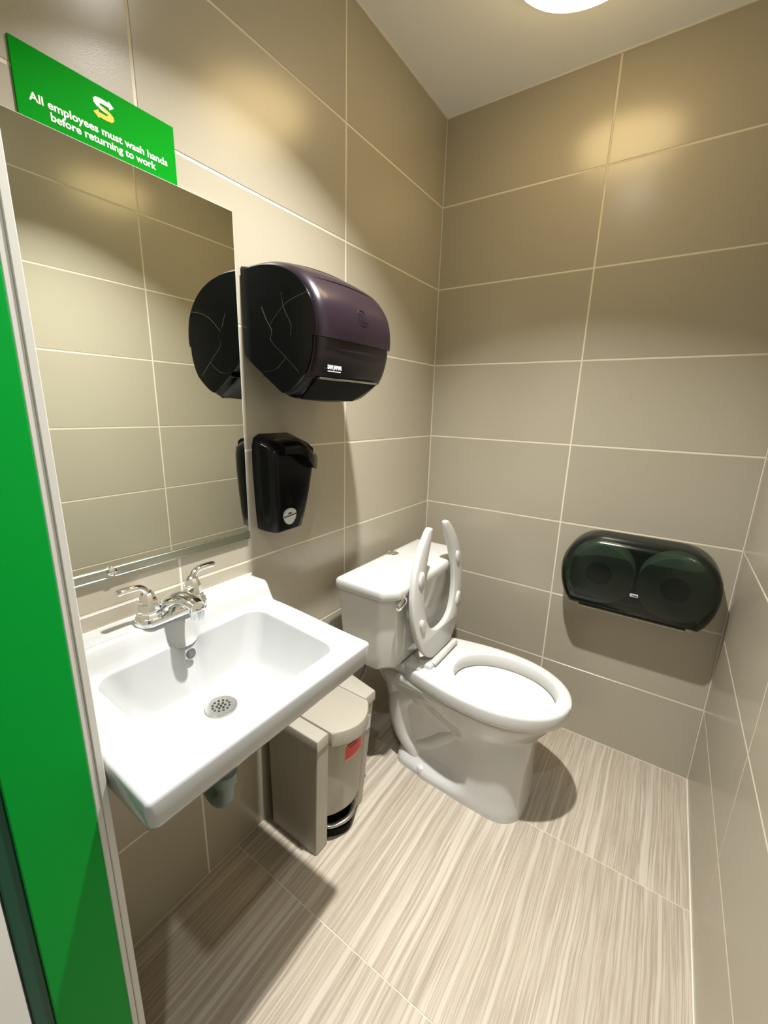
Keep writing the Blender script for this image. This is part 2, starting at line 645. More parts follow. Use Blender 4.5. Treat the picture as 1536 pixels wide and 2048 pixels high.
full = dense(up_prof) + dense(lo_prof) + dense(lip_prof) + dense(und_prof)
core_rings = sweep_y(full, ty0 + .003, ty1 - .003, extra=-.004)
part('housing', loft(core_rings, True, True, True), M['black'], td, ang=40)
part('upper_cover', loft([r + [(.06, r[0][1], 1.487)] for r in sweep_y(dense(up_prof), ty0, ty1)], True, True, True), M['blackpearl'], td, ang=40, label='dark purple pearly upper cover')
part('lower_cover', loft([r + [(.06, r[0][1], 1.405)] for r in sweep_y(dense(lo_prof), ty0 + .002, ty1 - .002)], True, True, True), M['blackpearl'], td, ang=40, label='dark purple pearly lower cover')
# band under the step
band = dense([(.2495, 1.482), (.249, 1.474), (.248, 1.466)])
part('cover_band', loft([r + [(.2, r[0][1], 1.474)] for r in sweep_y(band, ty0 + .016, ty1 - .012, r=.01, d=.004)], True, True, True), M['blackpearl'], td, ang=40)
seam = dense([(.2185, 1.6045), (.217, 1.6065)], 2)
# end panel facing the mirror, with raised S ribs
sp = [(x, z) for (x, z) in full]
bm = loft([[(.07 + (x - .07) * .93, y, 1.51 + (z - 1.51) * .93) for x, z in sp] for y in (ty0 - .003, ty0 + .004)], True, True, True)
part('side_panel', bm, M['black'], td, ang=30)
bm = loft([[(.07 + (x - .07) * .93, y, 1.51 + (z - 1.51) * .93) for x, z in sp] for y in (ty1 - .004, ty1 + .003)], True, True, True)
part('side_panel', bm, M['black'], td, ang=30)
yp = ty0 - .0025
for pts, rd in (([(.0743, 1.5609), (.0907, 1.5303), (.1073, 1.5063), (.1035, 1.4836), (.1473, 1.4486), (.193, 1.4112)], .0014),
                ([(.1411, 1.5852), (.1492, 1.5504), (.1695, 1.5175), (.1686, 1.4924)], .0011),
                ([(.1004, 1.5198), (.135, 1.549), (.1713, 1.5666), (.225, 1.5773)], .0009),
                ([(.0677, 1.4157), (.1000, 1.4165), (.1209, 1.4229), (.1521, 1.4451)], .0009)):
    part('moulded_rib', tube(catmull([(x, yp, z) for x, z in pts], 6), rd, 6), M['ridge'], td)
# chute opening on the slanted underside of the front
ca, cb = Vector((.2275, 0, 1.399)), Vector((.160, 0, 1.354))
nrm = Vector((cb.z - ca.z, 0, -(cb.x - ca.x)))
nrm = Vector((.55, 0, -.83)).normalized()
bm = bmesh.new()
NC = 14
rows = []
for k in range(NC + 1):
    u = k / NC
    bl = .010 * (1 - (2 * u - 1) ** 2) + .0015
    ya = -1.000 + .235 * u
    yb2 = -.984 + .198 * u
    a = Vector((ca.x + bl, ya, ca.z)) + nrm * .001
    b = Vector((cb.x + bl * .8, yb2, cb.z)) + nrm * .001
    rows.append([a, b, b - nrm * .014, a - nrm * .014])
loft(rows, True, True, True, bm)
part('paper_chute', bm, M['blackmatte'], td, smooth=False, label='matt black paper slot')
part('chute_lip', tube([(.2325, -.996, 1.4005), (.237, -.955, 1.400), (.2385, -.885, 1.400), (.237, -.81, 1.400), (.2325, -.772, 1.4005)], .0024, 8), M['steel'], td, label='bright edge above the paper slot')
def across(xz, yz0, yz1, rad, m, lab=None):
    a = sweep_y([xz], yz0, yz1, n=18, r=.02, d=.010, extra=.0004)
    return part('cover_seam', tube([q[0] for q in a], rad, 6), m, td)


across((.2085, 1.6125), ty0 + .012, ty1 - .012, .0009, M['blackmatte'])
across((.150, 1.6455), ty0 + .012, ty1 - .012, .0009, M['blackmatte'])
sw = []
for k in range(13):
    u = k / 12
    sw.append((.2535 + .0105 * (1 - (2 * u - 1) ** 2) - .004 * (1 - u) ** 6 - .010 * u ** 8, -.990 + .245 * u, 1.5215 - .030 * u ** .8))
part('cover_ridge', tube(sw, .0013, 6), M['blackpearl'], td)
# little print and the embossed hand mark on the cover
place_text('maker_lettering', 'SAN JAMAR', .0125, M['print'], td, (.2455, -.958, 1.4215), ON_X, .0004, width=.05)
part('print_line', bx((.2440, -.982, 1.4158), (.2452, -.936, 1.4176)), M['print'], td, smooth=False)
hand = [[(-.022, .016), (.002, .020), (.012, .010)], [(-.022, .016), (-.027, .006), (-.026, -.010), (-.018, -.016), (-.006, -.018), (.004, -.016)],
        [(-.022, .012), (-.004, .002), (.012, -.010), (.020, -.006), (.026, -.014)], [(.006, -.016), (.014, -.014), (.024, -.022)], [(-.014, -.004), (-.006, -.010), (.0, -.014)]]
for ln in hand:
    pts = [(.2605 + (1.556 - (1.548 + b)) * .28, -.872 + a * .62, 1.548 + b * .75) for a, b in ln]
    part('hand_mark', tube(catmull(pts, 3), .0007, 5), M['blackpearl'], td)

# ------------------------------------------------------------------ soap dispenser
so = thing('soap_dispenser', 'black wall soap dispenser with a hooded top and a pale oval label', 'soap dispenser', (0, -.94, 1.0))


def soap_ring(z, yl, yr, xl, xr, xc, top=0):
    """outline from the wall, along the left flank, over the front, back along the right flank"""
    pts = [(.001, yl), (xl * .35, yl - .003), (xl * .75, yl - .002), (xl - .006, yl + .002)]
    yc = (yl + yr) / 2
    fr = [(xl, yl + .009), (xl + (xc - xl) * .55, yl + (yc - yl) * .45), (xc, yc), (xr + (xc - xr) * .5, yr - (yr - yc) * .40), (xr, yr - .009)]
    pts += fr + [(xr - .006, yr - .001), (xr * .7, yr + .003), (xr * .3, yr + .003), (.001, yr)]
    d = [(p.x, p.y) for p in catmull([(a, b, 0) for a, b in pts], 4)]
    return [(x, y, z + (top * x if top else 0)) for x, y in d]


rings = [soap_ring(.999, -1.000, -.903, .074, .068, .072), soap_ring(.995, -1.002, -.900, .078, .072, .076) if False else soap_ring(1.003, -1.003, -.900, .080, .074, .079),
         soap_ring(1.04, -1.006, -.890, .083, .078, .084), soap_ring(1.10, -1.009, -.876, .086, .082, .087), soap_ring(1.16, -1.011, -.866, .088, .085, .089),
         soap_ring(1.205, -1.011, -.860, .088, .086, .089), soap_ring(1.232, -1.010, -.859, .086, .085, .087, -.12), soap_ring(1.252, -1.004, -.866, .074, .072, .076, -.25), soap_ring(1.262, -.985, -.885, .05, .05, .052, -.3)]
part('housing', loft(rings, True, True), M['black'], so, ang=50)
# hood that overhangs the push front
hood = []
for s, (dz, xf) in enumerate(((0.0, .090), (.012, .094), (.022, .092), (.030, .080), (.034, .05))):
    row = []
    for k in range(13):
        t = k / 12
        y = -.985 + (.128) * t
        low = 1.214 - .050 * sm(t, .25, .95)
        x = xf + .028 * math.sin(PI * min(1, t * .9 + .1)) ** 1.0 * (1 if s < 4 else .3)
        row.append((x, y, low + dz + (.014 * sm(t, 0, .8) if s else 0)))
    hood.append(row)
rings = []
for k in range(13):
    col = [hood[s][k] for s in range(5)]
    y = col[0][1]
    rings.append([(.04, y, col[0][2] + .004)] + col + [(.03, y, col[-1][2])])
part('hood', loft(rings, True, True), M['black'], so, ang=50, label='glossy black overhanging hood')
# pump window and label on the front
part('push_window', lathe([(.014, 0), (.014, .004), (.011, .007), (.0, .0075)], (.081, -.9610, 1.085), (1, 0, -.03), 24), M['blackmatte'], so)
lb = []
for k in range(28):
    a = 2 * PI * k / 28
    yy = math.cos(a) * .0250 * (.88 + .12 * math.sin(a))
    zz = (math.sin(a) * .0205 if math.sin(a) > 0 else math.sin(a) * .0255)
    lb.append((yy, zz))
bm = loft([[(.0815 + dx + z * .06, -.9615 + y, 1.0445 + z) for y, z in lb] for dx in (0, .0075)], True, True)
part('oval_label', bm, M['label_grey'], so, smooth=False, label='pale grey oval label')
part('print_line', bx((.0880, -.9695, 1.0500), (.0902, -.9580, 1.0535)), M['blackmatte'], so, smooth=False)
for k_ in range(5):
    part('print_line', bx((.0880, -.9835 + .0092 * k_, 1.0425 + .0008 * k_), (.0900, -.9760 + .0092 * k_, 1.0452 + .0008 * k_)), M['blackmatte'], so, smooth=False)

# ------------------------------------------------------------------ sink
kx1, ky0, ky1 = .417, -1.5435, -1.033
kc = -1.2875
sk = thing('wall_sink', 'white ceramic wall-hung sink with a sloped rectangular basin under the mirror', 'sink', (0, kc, .74))


def ztop(x):
    return .874 - .048 * sm(x, .060, .094) - .014 * sm(x, .094, .417)


NN = 60


def sk_ring(ins, zf, r, xback=.0):
    return [(x, y, zf(x, y)) for x, y in rrect(xback + ins * .2, kx1 - ins, ky0 + ins, ky1 - ins, max(r - ins * .6, .006), NN)]


def under_z(x, y):
    # underside of the apron: lower in front, rising in a curve to the wall
    return .742 + .0 * x


rings = []
bx0, bx1, by0, by1 = .096, .372, -1.480, -1.098
# underside bowl
rings.append([(x, y, .640) for x, y in rrect(.05, .24, kc - .13, kc + .13, .05, NN)])
rings.append([(x, y, .650) for x, y in rrect(.03, .28, kc - .16, kc + .16, .06, NN)])
rings.append([(x, y, .70) for x, y in rrect(.003, .345, kc - .205, kc + .205, .05, NN)])
rings.append([(x, y, .752 + .03 * sm(.2 - x, 0, .2)) for x, y in rrect(.002, kx1 - .03, ky0 + .025, ky1 - .025, .03, NN)])
rings.append([(x, y, .751 + .03 * sm(.2 - x, 0, .2)) for x, y in rrect(.001, kx1 - .012, ky0 + .010, ky1 - .010, .02, NN)])
rings.append([(x, y, .755 + .03 * sm(.2 - x, 0, .2)) for x, y in rrect(.0, kx1 - .006, ky0 + .005, ky1 - .005, .014, NN)])
rings.append([(x, y, .764 + .03 * sm(.2 - x, 0, .2)) for x, y in rrect(.0, kx1 - .003, ky0 + .003, ky1 - .003, .014, NN)])
# outer side up to the rim
rings.append(sk_ring(.0, lambda x, y: ztop(x) - .008, .008))
rings.append(sk_ring(.0012, lambda x, y: ztop(x) - .0035, .008))
rings.append(sk_ring(.004, lambda x, y: ztop(x) - .0008, .008))
rings.append(sk_ring(.008, lambda x, y: ztop(x), .008))
o_ = rrect(.008 * .2, kx1 - .008, ky0 + .008, ky1 - .008, .006, NN)
i_ = rrect(bx0, bx1, by0, by1, .035, NN)


def notch(y):
    return math.exp(-((y - kc) / .030) ** 4)


def top_pt(a, b, t):
    x = a[0] + (b[0] - a[0]) * t
    y = a[1] + (b[1] - a[1]) * t
    z = ztop(x)
    return [x, y, z]


for t in [i / 14 for i in range(1, 14)] + [.965]:
    r = []
    for a, b in zip(o_, i_):
        x, y, z = top_pt(a, b, t)
        z -= .020 * notch(y) * sm(x, .066, .088) * (1 if x < .2 else 0)
        r.append((x, y, z))
    rings.append(r)
# over the basin edge and down
floor_ = rrect(.135, .322, -1.412, -1.163, .04, NN)


def basin(u, drop):
    r = []
    for (xa, ya), (xb, yb) in zip(i_, floor_):
        x, y = xa + (xb - xa) * u, ya + (yb - ya) * u
        zr = ztop(xa) - .020 * notch(ya) * (1 if xa < .12 else 0)
        x -= .010 * notch(y) * (1 if xa < .12 else 0) * max(0, 1 - u * 1.5)
        dr = math.hypot(x - .228, y - kc)
        zb = .698 + .05 * dr
        r.append((x, y, zr + (zb - zr) * drop))
    return r


for u, dpp in ((.01, .012), (.03, .045), (.07, .11), (.14, .22), (.28, .42), (.45, .62), (.62, .79), (.76, .90), (.88, .96), (1.0, .988)):
    rings.append(basin(u, dpp))
for s in (.8, .6, .4, .22):
    rings.append([(.228 + (x - .228) * s, kc + (y - kc) * s, .697 + .05 * math.hypot(x - .228, y - kc) * s) for x, y in floor_])
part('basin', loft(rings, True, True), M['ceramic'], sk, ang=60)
# overflow hole and drain grid
part('overflow_hole', lathe([(.0115, .0), (.0125, .0015), (.0105, .0022), (.0095, -.001), (.0, -.001)], (.1055, kc - .001, .792), (1, 0, .22), 24), M['steel'], sk)
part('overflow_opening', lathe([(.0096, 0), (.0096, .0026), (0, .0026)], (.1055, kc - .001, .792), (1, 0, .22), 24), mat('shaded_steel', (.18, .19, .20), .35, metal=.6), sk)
DX, DZ = .205, .7005
dr_ = part('drain', lathe([(.034, -.006), (.034, .001), (.0325, .0028), (.028, .0034), (.0, .0022)], (DX, kc, DZ), n=40), M['steel'], sk, label='brushed steel drain plate with round holes')
bm = bmesh.new()
for q, rad in ((1, 0), (6, .0085), (12, .0175)):
    for k in range(q):
        a = 2 * PI * k / max(q, 1) + (.2 if q == 12 else 0)
        lathe([(.0027, .001), (.0027, .0036), (0, .0036)], (DX + rad * math.cos(a), kc + rad * math.sin(a), DZ), n=10, bm=bm)
part('drain_holes', bm, M['hole'], dr_, smooth=False)
# moulded soap ledges beside the faucet
for y0, y1 in ((-1.475, -1.385), (-1.185, -1.095)):
    part('moulded_ledge', bx((.050, y0, ztop(.05) - .003), (.057, y1, ztop(.05) + .0012), .001), M['ceramic'], sk)
# waste pipe under the basin
part('waste_pipe', tube(catmull([(.20, kc, .70), (.20, kc, .60), (.20, kc, .50), (.195, kc, .455), (.165, kc, .43), (.13, kc, .45), (.115, kc, .50), (.09, kc, .53), (.02, kc, .535)], 6), .019, 18), M['pipe'], sk)
part('slip_nut', lathe([(.019, -.014), (.027, -.013), (.027, .012), (.019, .014)], (.20, kc, .515), n=20, cap0=False, cap1=False), M['pipe'], sk)
part('wall_flange', lathe([(.036, 0), (.034, .006), (.02, .012)], (.001, kc, .535), (1, 0, 0), 24), M['chrome'], sk)
bm = bmesh.new()
box(bm, (-.0005, ky0, .868), (.005, ky1, .879), .0015)
part('caulk_line', bm, M['caulk'], sk)

# ------------------------------------------------------------------ faucet
FX, FZ = .048, .8735
fc = thing('sink_faucet', 'chrome two-handle faucet standing on the back ledge of the sink', 'faucet', (FX, kc, FZ))


def stadium(hl, hw, z, n=12):
    pts = []
    for k in range(n + 1):
        a = -PI / 2 + PI * k / n
        pts.append((FX + hw * math.sin(a), kc + hl + hw * math.cos(a), z))
    for k in range(n + 1):
        a = PI / 2 + PI * k / n
        pts.append((FX + hw * math.sin(a), kc - hl + hw * math.cos(a), z))
    return pts


part('base_plate', loft([stadium(.053, .0275, FZ), stadium(.053, .0285, FZ + .004), stadium(.053, .0275, FZ + .012), stadium(.053, .025, FZ + .018), stadium(.050, .019, FZ + .021)], True, True), M['chrome'], fc, ang=60)
# spout: wide low arch, its tip over the basin
sp_pts = catmull([(FX - .006, kc, FZ + .016), (FX + .016, kc, FZ + .037), (FX + .045, kc, FZ + .048), (FX + .078, kc, FZ + .050), (FX + .100, kc, FZ + .046)], 6)
n = len(sp_pts)
part('spout', tube(sp_pts, [interp(i / (n - 1), [0, .25, .6, 1], [.034, .028, .021, .0165]) for i in range(n)], 20, flat=.72, up=(0, 0, 1)), M['chrome'], fc)
part('aerator', lathe([(.0135, .012), (.0150, .006), (.0150, -.010), (.0125, -.012), (.0125, -.017), (.010, -.0175), (0, -.015)], (FX + .098, kc, FZ + .036), (.16, 0, 1), 24), M['chrome'], fc)
for s in (-1, 1):
    hy = kc + s * .0515
    h = part('handle', lathe([(.0262, 0), (.0270, .005), (.0245, .011), (.0222, .014), (.0222, .020), (.0212, .024), (.0192, .036), (.0160, .048), (.0125, .056), (.008, .061), (0, .063)], (FX, hy, FZ + .013), n=10), M['chrome'], fc, ang=20, label='faceted chrome handle with a curved lever')
    lv = catmull([(FX, hy - s * .002, FZ + .052), (FX, hy + s * .002, FZ + .072), (FX + .0, hy + s * .013, FZ + .084), (FX, hy + s * .030, FZ + .087), (FX, hy + s * .058, FZ + .087)], 6)
    n = len(lv)
    part('lever', tube(lv, [interp(i / (n - 1), [0, .3, .6, .95, 1], [.0110, .0092, .0085, .0090, .0070]) for i in range(n)], 14, flat=.8, up=(0, s, 0)), M['chrome'], h)

# ------------------------------------------------------------------ toilet
yc = -.463
to = thing('toilet', 'white two-piece floor toilet with its open-front seat raised against the tank', 'toilet', (.4, yc, 0))
NP = 72


def egg(xb, xf, hw, xw, pw=2.2, flatb=.55):
    """closed outline: xb back, xf front, widest half width hw at xw"""
    pts = []
    for k in range(NP):
        a = 2 * PI * k / NP
        c, s = math.cos(a), math.sin(a)
        if c >= 0:
            x = xw + (xf - xw) * abs(c) ** (2 / pw)
            y = hw * abs(s) ** (2 / pw)
        else:
            e = 2 / (pw + flatb * 2.2)
            x = xw - (xw - xb) * abs(c) ** e
            y = hw * abs(s) ** e
        pts.append((x, yc + math.copysign(y, s)))
    return pts


def ring(z, *a, **k):
    return [(x, y, z) for x, y in egg(*a, **k)]


def blend_ring(z, xb, xf, stations):
    """outline from half widths at stations along x (symmetrical)"""
    xs = [s[0] for s in stations]
    hs = [s[1] for s in stations]
    pts = []
    n2 = NP // 2
    for k in range(n2):
        t = .5 - .5 * math.cos(PI * k / (n2 - 1))
        x = xb + (xf - xb) * t
        pts.append((x, max(interp(x, xs, hs), .0005)))
    out = [(x, yc + h, z) for x, h in pts[::-1]] + [(x, yc - h, z) for x, h in pts]
    return out


def st(xb, xf, back, waist, col, xw=.40, xcol=.52):
    rb = .05
    rf = .10
    s = [(xb, 0.0)]
    for k in range(1, 7):
        a = PI / 2 * k / 6
        s.append((xb + rb * (1 - math.cos(a)), back * math.sin(a) ** .7))
    s += [(xw - .04, (back + waist) / 2 if back < waist else waist + (back - waist) * .25), (xw, waist), (xw + .06, waist + (col - waist) * .12), (xcol - .012, waist + (col - waist) * .75), (xcol, col)]
    for k in range(0, 9):
        a = PI / 2 * k / 8
        x = xf - rf + rf * math.sin(a)
        s.append((x, col * math.cos(a) ** .62 if k < 8 else 0))
    return s


rings = []
# foot
for z, g in ((0, 0), (.012, .001), (.020, 0)):
    rings.append(blend_ring(z, .205, .703 + g, st(.205, .703, .112, .128, .134, .36, .50)))
rings.append(blend_ring(.034, .208, .703, st(.208, .703, .108, .120, .133, .36, .50)))
rings.append(blend_ring(.050, .21, .702, st(.21, .702, .092, .098, .131, .37, .51)))
rings.append(blend_ring(.075, .205, .701, st(.205, .701, .080, .084, .129, .38, .52)))
rings.append(blend_ring(.13, .185, .700, st(.185, .700, .080, .080, .127, .38, .52)))
rings.append(blend_ring(.19, .160, .700, st(.160, .700, .086, .080, .126, .38, .525)))
rings.append(blend_ring(.245, .140, .702, st(.140, .702, .092, .088, .128, .37, .52)))


def nose_ring(z, xb, xf, back, mid, hw, xm=.50):
    pts = []
    n2 = NP // 2
    for k in range(n2):
        t = .5 - .5 * math.cos(PI * k / (n2 - 1))
        x = xb + (xf - xb) * t
        if x > xm:
            u = (x - xm) / (xf - xm)
            h = hw * max(0, 1 - u ** 2.3) ** .5
        else:
            h = interp(x, [xb, xb + .012, xb + .05, .36, .43, xm], [.0, back * .7, back, mid, mid + (hw - mid) * .6, hw])
        pts.append((x, max(h, .0005)))
    return [(x, yc + h, z) for x, h in pts[::-1]] + [(x, yc - h, z) for x, h in pts]


rings.append(nose_ring(.285, .128, .708, .098, .104, .136))
rings.append(nose_ring(.315, .120, .726, .104, .122, .148))
rings.append(nose_ring(.345, .112, .747, .110, .138, .159))
rings.append(nose_ring(.370, .104, .764, .116, .150, .166))
rings.append(nose_ring(.388, .104, .775, .116, .156, .171))
rings.append(nose_ring(.396, .108, .770, .112, .152, .167))
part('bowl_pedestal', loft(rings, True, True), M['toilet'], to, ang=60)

# rim slab + inner bowl in one surface


def rim_out(z, g):
    pts = []
    for x, y in egg(.285, .793, .180, .535, 2.05, .1):
        pts.append((x, y))
    return pts


def rim_ring(z, g=0., zz=None):
    # outer outline of the rim with the deck behind
    pts = []
    n2 = NP // 2
    xb, xf = .262 + g, .793 - g
    for k in range(n2):
        t = .5 - .5 * math.cos(PI * k / (n2 - 1))
        x = xb + (xf - xb) * t
        if x > .535:
            u = (x - .535) / (xf - .535)
            h = (.180 - g) * max(0, 1 - u ** 2.15) ** .5
        else:
            h = interp(x, [xb, xb + .004, .30, .36, .43, .49, .535], [.130, .136 - g, .146 - g, .160 - g, .173 - g, .179 - g, .180 - g])
            if k == 0:
                h = 0.118
        pts.append((x, h))
    return [(x, yc + h, z) for x, h in pts[::-1]] + [(x, yc - h, z) for x, h in pts]


def in_ring(z, xb, xf, hw, xw):
    # inner opening with matching indexing
    n2 = NP // 2
    pts = []
    for k in range(n2):
        t = .5 - .5 * math.cos(PI * k / (n2 - 1))
        x = xb + (xf - xb) * t
        if x > xw:
            u = (x - xw) / (xf - xw)
        else:
            u = (xw - x) / (xw - xb)
        h = hw * max(0, 1 - u ** 2.2) ** .5
        pts.append((x, h))
    return [(x, yc + h, z) for x, h in pts[::-1]] + [(x, yc - h, z) for x, h in pts]


RZ = .450
rings = [rim_ring(.392, .030), rim_ring(.392, .010), rim_ring(.398, .002), rim_ring(.408, 0), rim_ring(RZ - .013, 0), rim_ring(RZ - .007, .0015), rim_ring(RZ - .002, .006), rim_ring(RZ, .013),
         in_ring(RZ, .392, .757, .1445, .575), in_ring(RZ - .002, .398, .751, .139, .575), in_ring(RZ - .008, .402, .747, .135, .575), in_ring(RZ - .045, .402, .747, .135, .575),
         in_ring(RZ - .052, .396, .752, .140, .575), in_ring(.36, .398, .742, .134, .575), in_ring(.32, .408, .715, .120, .565), in_ring(.28, .42, .675, .098, .555), in_ring(.25, .44, .635, .075, .545), in_ring(.20, .46, .60, .055, .535), in_ring(.17, .48, .57, .03, .53)]
part('bowl', loft(rings, False, True), M['toilet'], to, ang=50)
bm = bmesh.new()
wv = [bm.verts.new(p) for p in in_ring(.262, .434, .650, .083, .548)]
bmesh.ops.contextual_create(bm, geom=wv)
part('water', bm, M['water'], to, smooth=False)
# deck and neck below the tank
rings = []
for z, x0, x1, hw, r in ((.30, .125, .26, .080, .03), (.36, .105, .285, .100, .03), (.40, .085, .31, .118, .02), (.425, .075, .318, .130, .02), (.440, .072, .320, .135, .02), (.4485, .074, .318, .133, .02), (.4505, .082, .310, .125, .02)):
    rings.append([(x, y, z) for x, y in rrect(x0, x1, yc - hw, yc + hw, r, 8)])
part('tank_deck', loft(rings, True, True), M['toilet'], to, ang=50)
# trapway bulge on each side of the pedestal
for s in (-1, 1):
    tp = catmull([(.36, yc + s * .050, .36), (.30, yc + s * .054, .335), (.225, yc + s * .054, .275), (.215, yc + s * .052, .20), (.235, yc + s * .050, .12), (.275, yc + s * .050, .07), (.30, yc + s * .05, .03)], 6)
    n = len(tp)
    part('trapway', tube(tp, [interp(i / (n - 1), [0, .2, .5, .8, 1], [.05, .058, .056, .050, .046]) for i in range(n)], 24), M['toilet'], to)
    tp = catmull([(.30, yc + s * .046, .09), (.36, yc + s * .050, .13), (.42, yc + s * .052, .19), (.48, yc + s * .06, .25)], 6)
    part('trapway', tube(tp, .040, 20), M['toilet'], to)
    part('bolt_cap', lathe([(.0165, 0), (.0165, .010), (.0145, .018), (.008, .023), (0, .0245)], (.335, yc + s * .108, .018), n=20), M['toilet'], to)


# tank
def tank_out(x0, x1, y0, y1, ch, z, r=.012):
    base = [(x0 + .004, y0), (x1 - ch, y0), (x1, y0 + ch * 1.05), (x1 + .004, (y0 + y1) / 2), (x1, y1 - ch * 1.05), (x1 - ch, y1), (x0 + .004, y1), (x0, y1 - .004), (x0, y0 + .004)]
    # round every corner a little
    out = []
    N = len(base)
    for i in range(N):
        p, q, t = Vector(base[i - 1]), Vector(base[i]), Vector(base[(i + 1) % N])
        a = q + (p - q).normalized() * min(r, (p - q).length * .35)
        b = q + (t - q).normalized() * min(r, (t - q).length * .35)
        for k in range(5):
            u = k / 4
            out.append(a * (1 - u) ** 2 + q * 2 * u * (1 - u) + b * u * u)
    return [(v.x, v.y, z) for v in out]


TX0, TY0, TY1 = .058, yc - .277, yc + .277
rings = []
for z, x0, x1, d, ch in ((.455, .085, .238, .062, .05), (.460, .075, .247, .050, .045), (.475, .070, .254, .042, .042), (.52, .068, .259, .034, .042), (.60, .066, .265, .024, .042), (.70, .064, .271, .015, .042), (.75, .063, .274, .012, .042)):
    rings.append(tank_out(x0, x1, TY0 + d, TY1 - d, ch, z))
tk = part('tank', loft(rings, True, True), M['toilet'], to, ang=28)
rings = []
for z, g in ((.744, .010), (.745, .003), (.750, .0), (.770, 0), (.777, .002), (.782, .006), (.785, .014), (.7865, .03)):
    rings.append(tank_out(TX0 + g, .289 - g, TY0 + g, TY1 - g, .042 - g * .3, z))
tl = part('tank_lid', loft(rings, True, True), M['toilet'], to, ang=40)
part('lid_button', lathe([(.0240, 0), (.0240, .002), (.0215, .0035), (.0200, .0025), (.007, .0028), (.0062, .009), (.004, .0115), (0, .012)], (.088, -.432, .7863), n=24), M['chrome'], tl, label='round chrome button')
# trip lever on the left front corner of the tank
lvr = part('flush_lever', tube(catmull([(.278, -.652, .7385), (.289, -.664, .736), (.290, -.686, .729), (.288, -.708, .720)], 5), [.009] * 2 + [.0135] * 4 + [.0155] * 8 + [.013, .008], 14, flat=.55, up=(1, 0, 0)), M['chrome'], tk, label='chrome flush lever')
# raised open-front seat
ST = []


def seat_pt(s, off):
    """along the leaning seat: s metres from hinge"""
    return (.328 - .036 * (s / .48) + off, .462 + s)


def seat_half(sgn):
    rows = []
    N = 26
    for k in range(N):
        t = k / (N - 1)
        s = .002 + .486 * t
        # outer half width and inner half width along the seat
        u = (s - .245) / .245
        ho = .192 * max(.0, 1 - abs(u) ** 2.6) ** .5
        if s < .245:
            ho = interp(s, [0, .02, .06, .11, .17, .245], [.075, .098, .133, .163, .185, .192])
        rows.append((s, ho))
    return rows


def seat_outline():
    outer = [(.010, .060), (.016, .078), (.040, .112), (.08, .145), (.13, .172), (.19, .189), (.245, .193), (.30, .188), (.35, .175), (.40, .150), (.44, .122), (.468, .096), (.482, .080)]
    tip = [(.488, .066), (.486, .056), (.478, .050)]
    inner = [(.44, .062), (.40, .080), (.35, .100), (.30, .112), (.245, .117), (.20, .112), (.16, .098), (.13, .078), (.112, .048), (.105, .018)]
    return outer + tip + inner


so_ = catmull([(a, b, 0) for a, b in seat_outline()], 4)
poly = [(p.x, p.y) for p in so_]
poly = [(s, yc + h) for s, h in poly] + [(s, yc - h) for s, h in poly[::-1]]
NB = len(poly)
# inset copies for rounded edges


def inset_poly(pl, d):
    out = []
    N = len(pl)
    for i in range(N):
        p, q = Vector(pl[i - 1]), Vector(pl[(i + 1) % N])
        t = (q - p).normalized()
        nrm_ = Vector((-t.y, t.x))
        out.append(Vector(pl[i]) + nrm_ * d)
    return [(v.x, v.y) for v in out]


def area(pl):
    return sum(pl[i - 1][0] * pl[i][1] - pl[i][0] * pl[i - 1][1] for i in range(len(pl))) / 2


sg_ = 1 if area(poly) > 0 else -1
rings = []
for off, ins in ((-.013, .006), (-.0115, .002), (-.008, 0), (.003, 0), (.0065, .0015), (.0085, .005)):
    pl = inset_poly(poly, ins * sg_) if ins else poly
    r = []
    for s, y in pl:
        x, z = seat_pt(s, off)
        r.append((x, y, z))
    rings.append(r)
bm = loft(rings, False, False)
bm.verts.ensure_lookup_table()
from mathutils.geometry import tessellate_polygon
for ri in (0, len(rings) - 1):
    flat2 = [Vector((p[1], p[2], 0)) for p in rings[ri]]
    for tri in tessellate_polygon([flat2]):
        try:
            bm.faces.new([bm.verts[ri * NB + i] for i in tri])
        except ValueError:
            pass
se = part('seat', bm, M['seat'], to, ang=40, label='raised white open-front seat')
for s, h in ((.33, .142), (.165, .140)):
    for sd in (-1, 1):
        x, z = seat_pt(s, .0085)
        bm = bmesh.new()
        ang_ = (.25 if s > .25 else -.35) * sd
        rg = []
        for off, k in ((-.002, 1), (.004, 1), (.0075, .85), (.009, .5)):
            rg.append([(x + off, yc + sd * h + (math.cos(2 * PI * i / 20) * .0150 * k * math.cos(ang_) - math.sin(2 * PI * i / 20) * .027 * k * math.sin(ang_)),
                        z + (math.cos(2 * PI * i / 20) * .0150 * k * math.sin(ang_) + math.sin(2 * PI * i / 20) * .027 * k * math.cos(ang_))) for i in range(20)])
        loft(rg, True, True, True, bm)
        part('bumper', bm, M['seat'], se)
# hinges
for sd in (-1, 1):
    y = yc + sd * .085
    part('hinge', loft([[(xx, yy, z) for xx, yy in rrect(.292 + g, .350 - g, y - .024 + g, y + .024 - g, .010, 3)] for z, g in ((.449, 0), (.458, 0), (.464, .002), (.468, .008))], True, True), M['seat'], to)
part('hinge_mount', loft([[(xx, yy, z) for xx, yy in rrect(.264 + g, .318 - g, yc - .138 + g, yc - .104 - g, .008, 3)] for z, g in ((.447, 0), (.458, 0), (.4615, .002), (.463, .007))], True, True), M['toilet'], to)
part('hinge_bar', tube([(.345, yc - .085, .461), (.345, yc - .080, .463), (.345, yc + .098, .463), (.345, yc + .103, .461)], [.009, .0125, .0125, .009], 16), M['seat'], to)
